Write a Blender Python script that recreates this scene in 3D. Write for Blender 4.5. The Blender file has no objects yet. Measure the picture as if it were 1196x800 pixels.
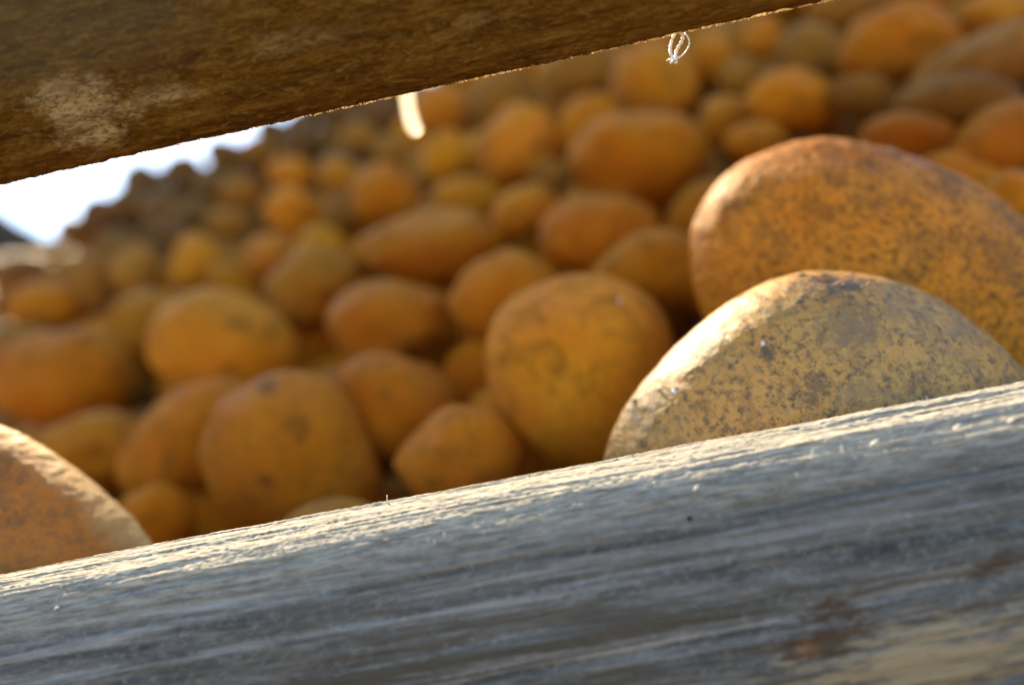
import bpy, math, random
import numpy as np
from mathutils import Vector, Matrix

random.seed(7)
rng = np.random.default_rng(11)
scene = bpy.context.scene
COL = scene.collection

# ------------------------------------------------------------------ camera
F = 873.0
ROLL = math.radians(11.6)
CAM = Vector((0.0, 0.0, 1.0))
FWD = Vector((0, 1, 0))
RT = Vector((math.cos(ROLL), 0, -math.sin(ROLL)))
UP = Vector((math.sin(ROLL), 0, math.cos(ROLL)))

def at(px, py, d):
    return CAM + FWD*d + RT*((px-598)/F*d) + UP*((400-py)/F*d)

def proj(p):
    v = p - CAM
    d = v.dot(FWD)
    if d <= 1e-4: return None
    return (598 + F*v.dot(RT)/d, 400 - F*v.dot(UP)/d, d)

def inv_depth(px, py):           # surface of the heap: one inclined plane (32 degrees)
    return 1.47 + .00234*(px-450) + .005*(py-225)

cd = bpy.data.cameras.new('camera'); cam = bpy.data.objects.new('camera', cd); COL.objects.link(cam)
cam.matrix_world = Matrix(((RT.x, UP.x, -FWD.x, CAM.x), (RT.y, UP.y, -FWD.y, CAM.y), (RT.z, UP.z, -FWD.z, CAM.z), (0, 0, 0, 1)))
cd.sensor_width = 36; cd.lens = 36*F/1196
cd.clip_start = .01; cd.clip_end = 2000
cd.dof.use_dof = True; cd.dof.focus_distance = .168
cd.dof.aperture_fstop = cd.lens/6.6
scene.camera = cam

# ------------------------------------------------------------------ light
w = bpy.data.worlds.new('World'); scene.world = w; w.use_nodes = True
nt = w.node_tree; nt.nodes.clear()
SUN_EL, SUN_AZ = math.radians(40), math.radians(-20)      # azimuth measured from +Y towards +X
sky = nt.nodes.new('ShaderNodeTexSky'); sky.sky_type = 'NISHITA'; sky.sun_disc = False
sky.sun_elevation = SUN_EL; sky.sun_rotation = SUN_AZ; sky.dust_density = .4; sky.air_density = 1.0
bg = nt.nodes.new('ShaderNodeBackground'); bg.inputs[1].default_value = .10
out = nt.nodes.new('ShaderNodeOutputWorld')
nt.links.new(sky.outputs[0], bg.inputs[0]); nt.links.new(bg.outputs[0], out.inputs[0])
sd = Vector((math.sin(SUN_AZ)*math.cos(SUN_EL), math.cos(SUN_AZ)*math.cos(SUN_EL), math.sin(SUN_EL)))
sl = bpy.data.lights.new('sun', 'SUN'); sl.energy = 5.0; sl.angle = math.radians(.45); sl.color = (1, .83, .55)
so = bpy.data.objects.new('sun', sl); COL.objects.link(so)
so.rotation_euler = sd.to_track_quat('Z', 'Y').to_euler(); so.location = (0, 0, 5)
vs = scene.view_settings
vs.view_transform = 'Standard'; vs.look = 'None'; vs.gamma = 1; vs.exposure = 2.0
scene.cycles.use_denoising = True
scene.cycles.max_bounces = 8; scene.cycles.diffuse_bounces = 5
scene.cycles.sample_clamp_indirect = 6

# ------------------------------------------------------------------ numpy noise
def _hash(ix, iy, iz, seed):
    h = (ix.astype(np.int64)*374761393 + iy.astype(np.int64)*668265263 + iz.astype(np.int64)*2147483647 + seed*974634777) & 0x7fffffff
    h = ((h ^ (h >> 13))*1274126177) & 0x7fffffff
    h = (h ^ (h >> 16)) & 0xffffff
    return h/float(0xffffff)*2-1

def vnoise(p, seed=0):
    i = np.floor(p).astype(np.int64); f = p-i; f = f*f*f*(f*(f*6-15)+10)
    r = 0
    for a in (0, 1):
        wa = f[:, 0] if a else 1-f[:, 0]
        for b in (0, 1):
            wb = f[:, 1] if b else 1-f[:, 1]
            for c in (0, 1):
                wc = f[:, 2] if c else 1-f[:, 2]
                r = r + wa*wb*wc*_hash(i[:, 0]+a, i[:, 1]+b, i[:, 2]+c, seed)
    return r

def fbm(p, octs=4, seed=0, gain=.5):
    r, amp, q = 0, 1., p.copy()
    for k in range(octs):
        r = r + amp*vnoise(q, seed+k*17); q = q*2.03+7.1; amp *= gain
    return r

# ------------------------------------------------------------------ mesh helpers
def mesh_np(name, co, faces, mat=None, smooth=True):
    me = bpy.data.meshes.new(name)
    faces = np.asarray(faces, dtype=np.int32); n = faces.shape[1]
    me.vertices.add(len(co)); me.vertices.foreach_set('co', np.asarray(co, dtype=np.float32).ravel())
    me.loops.add(faces.size); me.loops.foreach_set('vertex_index', faces.ravel())
    me.polygons.add(len(faces)); me.polygons.foreach_set('loop_start', np.arange(0, faces.size, n, dtype=np.int32))
    me.update(calc_edges=True); me.validate()
    if smooth: me.polygons.foreach_set('use_smooth', np.ones(len(me.polygons), dtype=bool))
    if mat: me.materials.append(mat)
    return me

def obj(name, me, parent=None):
    o = bpy.data.objects.new(name, me); COL.objects.link(o)
    if parent is not None: o.parent = parent
    return o

def tag(o, label=None, cat=None, group=None, kind=None):
    if label: o['label'] = label
    if cat: o['category'] = cat
    if group: o['group'] = group
    if kind: o['kind'] = kind
    return o

import bmesh
_ico = {}
def ico(n):
    if n not in _ico:
        bm = bmesh.new(); bmesh.ops.create_icosphere(bm, subdivisions=n, radius=1)
        v = np.array([x.co[:] for x in bm.verts]); f = np.array([[x.index for x in q.verts] for q in bm.faces])
        bm.free(); _ico[n] = (v, f)
    return _ico[n]

# ------------------------------------------------------------------ node helpers
class NT:
    def __init__(s, name):
        s.m = bpy.data.materials.new(name); s.m.use_nodes = True; s.t = s.m.node_tree; s.t.nodes.clear()
        s.o = s.n('ShaderNodeOutputMaterial'); s.b = s.n('ShaderNodeBsdfPrincipled'); s.l(s.b.outputs[0], s.o.inputs[0])
        s.tc = s.n('ShaderNodeTexCoord')
    def n(s, t, **k):
        x = s.t.nodes.new(t)
        for a, v in k.items(): setattr(x, a, v)
        return x
    def l(s, a, b): s.t.links.new(a, b)
    def mp(s, scale=(1, 1, 1), loc=(0, 0, 0), src=None):
        m = s.n('ShaderNodeMapping'); m.inputs['Scale'].default_value = scale; m.inputs['Location'].default_value = loc
        s.l(src or s.tc.outputs['Object'], m.inputs[0]); return m.outputs[0]
    def noise(s, vec, scale, detail=4, rough=.55, dist=0):
        x = s.n('ShaderNodeTexNoise'); x.inputs['Scale'].default_value = scale; x.inputs['Detail'].default_value = detail
        x.inputs['Roughness'].default_value = rough; x.inputs['Distortion'].default_value = dist
        s.l(vec, x.inputs['Vector']); return x.outputs['Fac']
    def ramp(s, fac, stops):
        r = s.n('ShaderNodeValToRGB'); e = r.color_ramp.elements
        while len(e) < len(stops): e.new(.5)
        for i, (p, c) in enumerate(stops):
            e[i].position = p; e[i].color = (c, c, c, 1) if not hasattr(c, '__len__') else (*c, 1)
        s.l(fac, r.inputs[0]); return r.outputs[0]
    def mix(s, fac, a, b, mode='MIX'):
        x = s.n('ShaderNodeMix', data_type='RGBA', blend_type=mode)
        for v, i in ((fac, 0), (a, 6), (b, 7)):
            if hasattr(v, 'is_linked'): s.l(v, x.inputs[i])
            elif i == 0: x.inputs[0].default_value = v
            else: x.inputs[i].default_value = (*v, 1)
        return x.outputs[2]
    def math(s, op, a, b=0.):
        x = s.n('ShaderNodeMath', operation=op)
        for i, v in enumerate((a, b)):
            if hasattr(v, 'is_linked'): s.l(v, x.inputs[i])
            else: x.inputs[i].default_value = v
        return x.outputs[0]
    def bump(s, h, strength, dist, prev=None):
        x = s.n('ShaderNodeBump'); x.inputs['Strength'].default_value = strength; x.inputs['Distance'].default_value = dist
        s.l(h, x.inputs['Height'])
        if prev is not None: s.l(prev, x.inputs['Normal'])
        return x.outputs[0]
    def set(s, **k):
        for a, v in k.items():
            i = s.b.inputs[a.replace('_', ' ')]
            if hasattr(v, 'is_linked'): s.l(v, i)
            else: i.default_value = (*v, 1) if hasattr(v, '__len__') else v

def potato_mat(name, c1, c2, dirt, dirt_amt=.5, dark=(.05, .03, .015), hero=False, pale=None, rough=.5, spec=.4, k=1.0, stains=None, lit_crust_col=None):
    """skin with mottled colour, soil patches and small scabs; k scales features (object space metres * k)"""
    s = NT(name)
    oi = s.n('ShaderNodeObjectInfo')
    vec = s.n('ShaderNodeVectorMath', operation='ADD')
    sc = s.n('ShaderNodeVectorMath', operation='SCALE')
    cx = s.n('ShaderNodeCombineXYZ')
    s.l(oi.outputs['Random'], cx.inputs[0]); s.l(oi.outputs['Random'], cx.inputs[1])
    s.l(cx.outputs[0], sc.inputs[0]); sc.inputs['Scale'].default_value = 40*(0 if hero else 1)
    s.l(s.tc.outputs['Object'], vec.inputs[0]); s.l(sc.outputs[0], vec.inputs[1])
    v = vec.outputs[0]
    big = s.noise(v, 1.3*k, 4, .6)
    col = s.mix(s.ramp(big, [(.35, 0), (.65, 1)]), c1, c2)
    if not hero:
        hs = s.n('ShaderNodeHueSaturation')
        s.l(col, hs.inputs['Color'])
        s.l(s.math('ADD', s.math('MULTIPLY', oi.outputs['Random'], .010), .494), hs.inputs['Hue'])
        r2 = s.math('FRACT', s.math('MULTIPLY', oi.outputs['Random'], 7.77))
        s.l(s.math('ADD', s.math('MULTIPLY', r2, .35), .8), hs.inputs['Value'])
        r3 = s.math('FRACT', s.math('MULTIPLY', oi.outputs['Random'], 31.3))
        s.l(s.math('ADD', s.math('MULTIPLY', r3, .02), .99), hs.inputs['Saturation'])
        col = hs.outputs[0]
    patch = s.noise(v, 2.6*k, 6, .7, .6)
    col = s.mix(s.math('MULTIPLY', s.ramp(patch, [(.5, 0), (.68, 1)]), dirt_amt), col, dirt)
    if not hero:
        eye = s.noise(v, 1.7, 3, .5, .3)
        col = s.mix(s.math('MULTIPLY', s.ramp(eye, [(.62, 0), (.72, 1)]), .75), col, (.16, .065, .012))
    fine = s.noise(v, 15*k, 5, .75)
    col = s.mix(s.math('MULTIPLY', s.ramp(fine, [(.48, 0), (.62, 1)] if hero else [(.5, 0), (.7, 1)]), (.9 if hero else .55)*dirt_amt+.1), col, dark)
    if pale:
        pl = s.noise(v, 22*k, 4, .7)
        col = s.mix(s.math('MULTIPLY', s.ramp(pl, [(.5, 0), (.66, 1)]), .5), col, pale)
    if stains:
        sep = s.n('ShaderNodeSeparateXYZ'); s.l(s.tc.outputs['Object'], sep.inputs[0])
        wob = s.noise(v, 6*k, 5, .7); wob2 = s.noise(v, 20*k, 4, .75)
        for (sx_, sy_, ra_, rb_, colr, f_) in stains:
            a = s.math('MULTIPLY', s.math('SUBTRACT', sep.outputs[0], sx_), 1/ra_)
            b2 = s.math('MULTIPLY', s.math('SUBTRACT', sep.outputs[1], sy_), 1/rb_)
            r_ = s.math('SQRT', s.math('ADD', s.math('MULTIPLY', a, a), s.math('MULTIPLY', b2, b2)))
            r_ = s.math('ADD', r_, s.math('MULTIPLY', s.math('SUBTRACT', wob, .5), 3.0))
            r_ = s.math('ADD', r_, s.math('MULTIPLY', s.math('SUBTRACT', wob2, .5), 3.4))
            col = s.mix(s.math('MULTIPLY', s.ramp(r_, [(.2, 1), (1.5, 0)]), f_), col, colr)
    if lit_crust_col:
        at_ = s.n('ShaderNodeAttribute', attribute_name='crust')
        col = s.mix(at_.outputs['Fac'], col, lit_crust_col)
    s.set(Base_Color=col, Specular_IOR_Level=spec)
    s.set(Roughness=s.ramp(patch, [(.3, rough-.12), (.7, rough+.2)]))
    b = s.bump(fine, .6 if hero else .35, .02/k if not hero else .0006)
    b = s.bump(s.noise(v, 60*k, 3, .6), .25, .006/k if not hero else .0003, b)
    s.set(Normal=b)
    return s.m

M_POT = potato_mat('potato_skin', (.74, .225, .003), (.80, .295, .007), (.24, .09, .010), .7, (.08, .035, .006), spec=.13)
M_POT_DUSTY = potato_mat('dusty_potato_skin', (.50, .20, .015), (.44, .18, .022), (.15, .075, .025), .7, spec=.10)
# ------------------------------------------------------------------ potato shapes
def potato_shape(n, seed, lump=.10, bend=.1, eyes=6):
    v, f = ico(n)
    r = np.random.default_rng(seed)
    co = v.copy()
    d = 1 + lump*vnoise(v*1.15+seed*3.7, seed) + lump*.45*vnoise(v*2.3+seed, seed+5)
    for _ in range(eyes):
        e = r.normal(size=3); e /= np.linalg.norm(e)
        a = np.arccos(np.clip(v@e, -1, 1)); s = r.uniform(.09, .16)
        d -= r.uniform(.03, .065)*np.exp(-(a/s)**2)
    co = co*d[:, None]
    taper = r.uniform(-.16, .16)
    co[:, 1:] *= (1+taper*co[:, :1])
    co[:, 1] += bend*r.uniform(-1, 1)*(co[:, 0]**2-.4)
    return co, f

VAR = []; VAR_LO = []
for i in range(14):
    lump, bend, ey = .085+.03*(i % 3), .12, 6+i % 4
    co, f = potato_shape(5, 100+i, lump, bend, ey)
    VAR.append(mesh_np('potato', co, f, M_POT))
    VAR_LO.append(potato_shape(2, 100+i, lump, bend, ey))
M_POT_DARK = potato_mat('backlit_potato_skin', (.28, .125, .022), (.22, .105, .03), (.13, .07, .025), .7, spec=.12)  # darker skin for far left potatoes: their backlit shade put into the colour
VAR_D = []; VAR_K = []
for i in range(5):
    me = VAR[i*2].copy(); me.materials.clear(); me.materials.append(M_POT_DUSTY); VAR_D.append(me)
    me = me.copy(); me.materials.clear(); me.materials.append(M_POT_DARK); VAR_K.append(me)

PILE = 'potatoes heaped behind the wooden rails'
def frame_mat(c, ax, ay, az, ra, rb, rc):
    m = Matrix(((ax.x*ra, ay.x*rb, az.x*rc, c.x), (ax.y*ra, ay.y*rb, az.y*rc, c.y), (ax.z*ra, ay.z*rb, az.z*rc, c.z), (0, 0, 0, 1)))
    return m

# (px, py, semi-major px, semi-minor px, tilt degrees, in-front offset, dusty, label, short name)
K = [
 (334,529,110,98,-20,.03,0,'largest round orange potato left of centre, just above the lower rail','largest round potato left of centre'),
 (226,508,92,58,40,.01,0,'yellow elongated potato tilted behind the left side of the largest round potato','tilted yellow potato left of centre'),
 (110,522,68,40,5,0,0,'smooth reddish brown potato directly behind the crusted potato at the left','reddish potato behind the crusted one'),
 (185,607,46,44,0,.0,0,'small brown potato between the crusted left potato and the lower rail','small potato beside the crusted one'),
 (460,472,74,66,-20,.0,0,'plump orange potato with flat top immediately right of the largest round potato','plump potato near the rail'),
 (540,532,80,60,10,.02,0,'egg shaped brown potato with dark shaded end resting low near the rail centre','egg shaped potato above the rail'),
 (683,435,122,108,-38,.02,0,'big heart shaped orange potato in the centre, left of the cream front potato','big heart shaped centre potato'),
 (556,440,46,48,0,-.03,0,'narrow dull potato squeezed behind the left flank of the big centre potato','narrow potato behind centre one'),
 (455,378,72,50,5,0,0,'oval potato with a dark stain on its top in the middle of the heap','oval potato with stained top'),
 (265,407,90,66,-10,.01,0,'wide orange potato with a round dark spot on its left side','wide potato with dark spot'),
 (178,382,52,44,10,-.02,0,'bright yellow potato peeping out left of the wide dark spotted potato','yellow potato beside spotted one'),
 (75,440,80,56,0,.01,0,'wide brown potato near the left edge behind the reddish brown one','wide brown left edge potato'),
 (588,345,66,52,25,0,0,'round tan potato wedged between the stained oval and the big centre potato','round tan potato above centre'),
 (510,290,86,46,5,0,0,'long orange potato with a pale left tip above the middle of the heap','long pale tipped potato'),
 (768,318,76,50,5,0,0,'smooth tan potato just left of the scabby orange front potato','tan potato left of scabby one'),
 (695,272,70,50,0,0,0,'rounded orange potato with dusky top above the big centre potato','dusky topped orange potato'),
 (612,246,44,27,30,.01,0,'small slanting yellow potato in the gap above the round tan one','small slanting yellow potato'),
 (546,232,44,26,0,0,0,'small yellowish potato tucked above the long pale tipped potato','small yellowish tucked potato'),
 (745,187,82,62,5,.0,0,'large reddish round potato upper centre, left of the scabby front potato top','large reddish upper potato'),
 (605,170,48,48,0,.01,0,'round brown potato with a central dimple below the upper rail','dimpled round potato'),
 (588,115,38,36,0,-.01,1,'pale dusty potato directly above the dimpled round potato','pale potato above dimpled one'),
 (450,228,45,40,0,.01,0,'bright orange ball shaped potato standing out in the upper left middle','bright ball shaped potato'),
 (521,185,29,32,0,0,0,'small reddish potato right of the bright ball shaped potato','small reddish potato'),
 (516,131,32,30,0,0,0,'small yellow potato beside the pale straw under the upper rail','small yellow potato by straw'),
 (685,147,44,34,45,.0,0,'yellow potato leaning on the upper left of the large reddish potato','leaning yellow potato'),
 (680,82,46,34,10,0,1,'grey brown potato touching the underside of the upper rail near centre','grey brown potato under rail'),
 (765,100,52,50,0,0,0,'round ochre potato seen right behind the hanging fibre loop','ochre potato behind fibre loop'),
 (828,68,29,32,0,0,0,'small red brown potato just right of the hanging fibre loop','small red brown potato by loop'),
 (890,46,25,27,0,0,0,'small round tan potato in the top row right of the fibre loop','small top row tan potato'),
 (945,62,38,32,0,0,1,'greyish potato in the top row left of the broad oval one','greyish top row potato'),
 (1048,54,70,46,0,.02,0,'broad oval light brown potato in the top row at the right','broad oval top right potato'),
 (1155,20,44,26,5,0,0,'flat brown potato in the upper right corner','flat upper corner potato'),
 (1140,82,88,44,26,.01,1,'knobbly dusty potato slanting up towards the upper right corner','knobbly slanting corner potato'),
 (1122,128,78,36,-5,0,1,'long greyish brown potato lying under the knobbly corner potato','long greyish right potato'),
 (925,120,56,35,-15,.01,0,'bright ochre oval potato above the scabby orange front potato','bright ochre oval potato'),
 (1012,117,44,26,-25,0,1,'small tan potato under the dark gap beneath the broad oval one','small tan potato under gap'),
 (1060,163,56,28,-5,0,0,'low flat brown potato peeking over the scabby front potato','flat potato over scabby one'),
 (1165,168,62,42,32,0,0,'orange brown potato slanting at the right edge above the scabby potato','slanting right edge potato'),
 (1186,238,46,40,0,.02,0,'pinkish brown potato at the right edge behind the scabby potato','pinkish right edge potato'),
 (1120,212,50,30,-30,-.01,0,'orange potato just showing over the right shoulder of the scabby potato','orange shoulder potato'),
 (842,143,34,29,60,0,0,'small mustard potato between the large reddish and the bright ochre potato','small mustard potato'),
 (884,168,38,27,0,0,0,'small tan potato touching the top left rim of the scabby potato','small tan rim potato'),
 (822,243,52,30,32,-.01,0,'brown potato half hidden behind the left shoulder of the scabby potato','brown half hidden potato'),
 (866,92,26,22,0,-.01,1,'tiny dull potato above the bright ochre oval one','tiny dull potato'),
 (985,14,42,22,0,0,1,'dim brown potato at the top edge left of the broad oval one','dim top edge potato'),
 (1075,-8,48,24,0,0,0,'brown potato cut by the top edge of the photo above the broad oval','cut top edge potato'),
 (232,308,36,35,80,.01,0,'upright ochre potato above the wide dark spotted potato','upright ochre left potato'),
 (274,335,36,24,-30,-.01,0,'low orange brown potato right of the upright ochre one','low brown potato left middle'),
 (315,300,34,25,15,0,0,'small golden potato with a flat lit top in the left middle','small golden left middle potato'),
 (375,290,34,28,20,0,0,'tan potato stacked above the big shaded brown one','tan stacked potato'),
 (366,336,58,46,22,.0,0,'big shaded brown potato left of the long pale tipped potato','big shaded brown potato'),
 (436,298,27,24,0,0,0,'small yellow potato touching the pale tip of the long potato','small yellow tip potato'),
 (338,246,33,28,20,.01,0,'tawny egg shaped potato in the upper left third','tawny egg potato upper left'),
 (400,250,24,24,0,-.01,1,'dim potato tucked left of the bright ball shaped one','dim tucked potato'),
 (395,207,26,24,0,0,0,'small ochre potato up and left of the bright ball shaped one','small ochre upper left potato'),
 (340,204,30,21,0,0,0,'small flat tan potato above the tawny egg potato','small flat tan potato'),
 (284,226,28,22,20,0,0,'small brown potato left of the tawny egg potato','small brown upper left potato'),
 (268,262,28,20,0,0,1,'small dusty potato under the small brown one in the upper left','small dusty upper left potato'),
 (110,328,38,27,100,.01,1,'upright olive brown potato in the left quarter of the heap','upright olive brown potato'),
 (55,358,48,32,5,.01,0,'potato at the left edge with a bright wet glint along its top','wet topped left edge potato'),
 (158,318,34,28,80,0,1,'dull mauve brown potato between the olive and the upright ochre potato','dull mauve potato'),
 (28,315,34,18,5,0,1,'flat dark potato with a glint just below the dark hill','flat dark potato below hill'),
 (20,402,46,28,0,-.01,1,'dim brown potato behind the dusty one at the left edge','dim left edge potato'),
 (120,254,28,24,20,0,1,'dark skyline potato third from the bottom of the ridge','third skyline potato'),
 (163,213,20,24,0,0,1,'dark skyline potato standing tallest left of the bright droplet','tallest skyline potato'),
 (152,240,28,20,0,.0,1,'dark potato under the tallest skyline potato','potato under tallest skyline one'),
 (214,201,25,20,0,0,1,'skyline potato with a bright water droplet below its crown','droplet skyline potato'),
 (262,182,22,22,0,0,1,'skyline potato touching the upper rail right of the droplet','rail touching skyline potato'),
 (86,270,20,16,0,0,1,'lowest dark skyline potato beside the dark hill','lowest skyline potato'),
 (190,243,26,20,0,0,1,'shadowed potato below the bright water droplet','potato below droplet'),
 (182,272,22,15,0,0,1,'tiny pale potato in the dark upper left part','tiny pale upper left potato'),
 (228,250,22,16,0,0,1,'tiny grey potato left of the small brown upper left one','tiny grey upper left potato'),
 (302,178,24,18,0,0,0,'small ochre potato close under the rail in the upper left','ochre potato under rail left'),
 (355,165,28,22,10,0,0,'amber brown potato under the rail above the flat tan one','amber potato under rail'),
 (318,152,20,14,0,0,1,'last skyline potato where the sky gap closes at the rail','last skyline potato'),
 (352,146,22,16,10,0,1,'small dark potato filling the end of the sky gap under the rail','dark potato ending sky gap'),
 (378,128,26,20,0,0,1,'dark potato pressed against the upper rail right of the sky gap','dark potato right of sky gap'),
 (415,112,24,18,0,0,1,'dull potato under the upper rail, second left of the straw','second dull potato left of straw'),
 (448,104,24,18,0,0,1,'dull potato mostly covered by the upper rail just above the straw','covered potato above straw'),
 (420,162,24,18,0,0,1,'pale grey potato above the small ochre upper left one','pale grey potato upper left'),
 (458,178,28,20,0,-.01,1,'grey brown potato right above the bright ball shaped one','grey potato above ball'),
 (400,134,24,17,0,0,1,'grey potato touching the upper rail left of the straw','grey potato left of straw'),
 (445,132,26,22,0,0,1,'dim potato immediately left of the pale straw','dim potato left of straw'),
 (246,214,22,17,0,0,1,'dark small potato right of the bright water droplet','small potato right of droplet'),
 (140,284,26,17,0,0,1,'dim potato above the dull mauve brown one','dim potato above mauve one'),
 (205,274,22,18,0,-.01,1,'dim potato above the upright ochre one','dim potato above ochre one'),
 (552,70,40,26,0,-.01,0,'dark orange potato glimpsed above the pale dusty one','glimpsed orange potato'),
 (640,205,26,22,0,-.02,1,'shadowed potato between the dimpled and the dusky topped potato','shadowed gap potato'),
 (385,610,62,26,12,.07,1,'pale potato sliver just showing over the lower rail edge','pale sliver at the rail'),
]
pots = []      # dict per potato (position, axes, radii)
for (px, py, a, b, ang, off, dusty, lab, short) in K:
    inv = inv_depth(px, py+b*.35)
    d = 1/max(inv, .60)
    d = d*(1-off*2.2)
    if lab.startswith('pale potato sliver'): d = .245
    if off < 0: d += -off*1.2
    c = at(px, py, d)
    t = math.radians(ang)
    view = (c-CAM).normalized()
    ax = RT*math.cos(t)+UP*math.sin(t); ay = -RT*math.sin(t)+UP*math.cos(t)
    tw = random.uniform(-.3, .3)
    ra, rb = a*d/F*.965, b*d/F*.965
    rc = (ra+rb)/2*random.uniform(.8, .98)
    pots.append(dict(c=c, ax=ax, ay=ay, az=ax.cross(ay), r=(ra, rb, rc), lab=lab, short=short, dusty=dusty, key=True, px=px, py=py))

def support(p, u):
    return math.sqrt((p['r'][0]*u.dot(p['ax']))**2+(p['r'][1]*u.dot(p['ay']))**2+(p['r'][2]*u.dot(p['az']))**2)

# settle: push touching potatoes apart, mostly along the direction of view so that the picture keeps its layout
HERO = []
def hero(c, ax, ay, r): HERO.append(dict(c=c, ax=ax, ay=ay, az=ax.cross(ay), r=r))
def axes(ang):
    t = math.radians(ang); return RT*math.cos(t)+UP*math.sin(t), -RT*math.sin(t)+UP*math.cos(t)
HP = dict(cream=((958, 560), .203, 4, (258, 240)), scabby=((1036, 360), .258, -32, (245, 162)), crust=((-28, 696), .205, -38, (264, 180)))
for k in HP:
    (px, py), d, ang, (a, b) = HP[k]
    ax, ay = axes(ang); hero(at(px, py, d), ax, ay, (a*d/F, b*d/F, b*d/F*dict(cream=.60, scabby=.85, crust=.68)[k]))
for it in range(60):
    for i, p in enumerate(pots):
        for q in pots[i+1:]:
            dv = q['c']-p['c']; L = dv.length
            if L > .2: continue
            u = dv/L
            need = .88*(support(p, u)+support(q, u))
            if L < need:
                s = (need-L)*.3
                for o, sg in ((p, -1), (q, 1)):
                    vw = (o['c']-CAM).normalized()
                    mv = u*sg*s
                    along = mv.dot(vw)
                    k = along if abs(along) > 1e-5 else 0
                    if abs(u.dot(vw)) < .15: k = sg*s*(1 if u.dot(vw) > 0 else -1)*.5
                    dold = (o['c']-CAM).length
                    o['c'] = CAM+vw*(dold+k)
                    f = (dold+k)/dold
                    o['r'] = tuple(x*f for x in o['r'])
    for p in pots:
        for h in HERO:
            dv = p['c']-h['c']; L = dv.length; u = dv/L
            need = .95*(support(p, u)+support(h, u))
            if L < need:
                vw = (p['c']-CAM).normalized(); dold = (p['c']-CAM).length
                f = (dold+(need-L)*.4)/dold
                p['c'] = CAM+vw*(dold*f); p['r'] = tuple(x*f for x in p['r'])

# ------------------------------------------------------------------ fillers between and below
A, B, C_ = 1.47-.00234*450-.005*225, .00234, .005
# plane:  (A + B*598 + C*400)*y + B*F*xr + C*F*yd = 1     (xr right, yd down in camera axes)
P0 = A+B*598+C_*400
NV = (FWD*P0 + RT*(B*F) - UP*(C_*F)); NL = NV.length; N_IN = NV/NL; D0 = 1/NL       # N_IN.(p-CAM) = D0 on the surface
E1 = FWD.cross(N_IN).normalized(); E2 = N_IN.cross(E1).normalized()
if E1.x < 0: E1 = -E1
if E2.y < 0: E2 = -E2
SKY = [(-2000, 300), (0, 300), (60, 280), (80, 262), (100, 250), (120, 238), (150, 230), (160, 205), (200, 195), (240, 200), (262, 175), (320, 152), (400, 132), (1196, -200), (3000, -600)]
def skyline(x):
    for (x0, y0), (x1, y1) in zip(SKY, SKY[1:]):
        if x0 <= x <= x1: return y0+(y1-y0)*(x-x0)/(x1-x0)
    return -1e9
placed = list(pots)+HERO
cell = .12; grid = {}
def gk(c): return (int(math.floor(c.x/cell)), int(math.floor(c.y/cell)), int(math.floor(c.z/cell)))
def gadd(p): grid.setdefault(gk(p['c']), []).append(p)
for p in placed: gadd(p)
def fits(q, tol):
    k = gk(q['c'])
    for a in (-1, 0, 1):
        for b in (-1, 0, 1):
            for c in (-1, 0, 1):
                for p in grid.get((k[0]+a, k[1]+b, k[2]+c), ()):
                    dv = q['c']-p['c']; L = dv.length
                    if L < 1e-4: return False
                    u = dv/L
                    if L < tol*(support(p, u)+support(q, u)): return False
    return True
fill = []
def rand_rot():
    q = Matrix.Rotation(random.uniform(0, 6.28), 3, 'Z') @ Matrix.Rotation(random.uniform(-.5, .5), 3, 'X') @ Matrix.Rotation(random.uniform(-.5, .5), 3, 'Y')
    return q @ Vector((1, 0, 0)), q @ Vector((0, 1, 0)), q @ Vector((0, 0, 1))
def in_pile_region(c):
    v = c-CAM
    return v.y < 1.62+.35*max(0, v.x) and v.y > .2
LAYERS = [(.034, 4600, .86), (.062, 5000, .82), (.085, 4200, .80), (.125, 2500, .78)]
for off, n, tol in LAYERS:
    for _ in range(n):
        s, t = random.uniform(-1.9, 2.0), random.uniform(-.1, 2.3)
        c = CAM+N_IN*(D0+off+random.uniform(-.008, .012))+E1*s+E2*t
        if not in_pile_region(c): continue
        pr = proj(c)
        if pr is None: continue
        base = random.uniform(.024, .036)
        r = (base*random.uniform(1.05, 1.4), base*random.uniform(.9, 1.05), base*random.uniform(.85, 1))
        if abs(pr[0]-598) > 598*1.7: continue
        rp = max(r)/pr[2]*F
        if pr[1]-rp*.8 < skyline(pr[0]): continue
        # keep the space in front of the lower rail empty and do not bury the placed ones
        if off < .03 and 0 < pr[0] < 1196 and 0 < pr[1] < 640 and pr[2] < .9:
            c = c + (c-CAM).normalized()*.012
        if c.y < .225: continue
        ax, ay, az = rand_rot()
        q = dict(c=c, ax=ax, ay=ay, az=az, r=r, key=False, dusty=random.random() < .35, px=pr[0], py=pr[1], layer=off)
        if fits(q, tol): fill.append(q); gadd(q)
# those below the sight line of the rail, carrying the three near potatoes
for _ in range(2500):
    c = CAM+Vector((random.uniform(-.34, .34), random.uniform(.205, .42), random.uniform(-.30, -.075)))
    if N_IN.dot(c-CAM) > D0+.01: continue
    pr = proj(c)
    yr = 560-.188*(pr[0]-598)
    base = random.uniform(.024, .034)
    r = (base*1.25, base, base*.92)
    if pr[1]-r[0]/pr[2]*F < yr+8: continue
    ax, ay, az = rand_rot()
    q = dict(c=c, ax=ax, ay=ay, az=az, r=r, key=False, dusty=False, px=pr[0], py=pr[1], layer=9)
    if fits(q, .86): fill.append(q); gadd(q)

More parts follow.
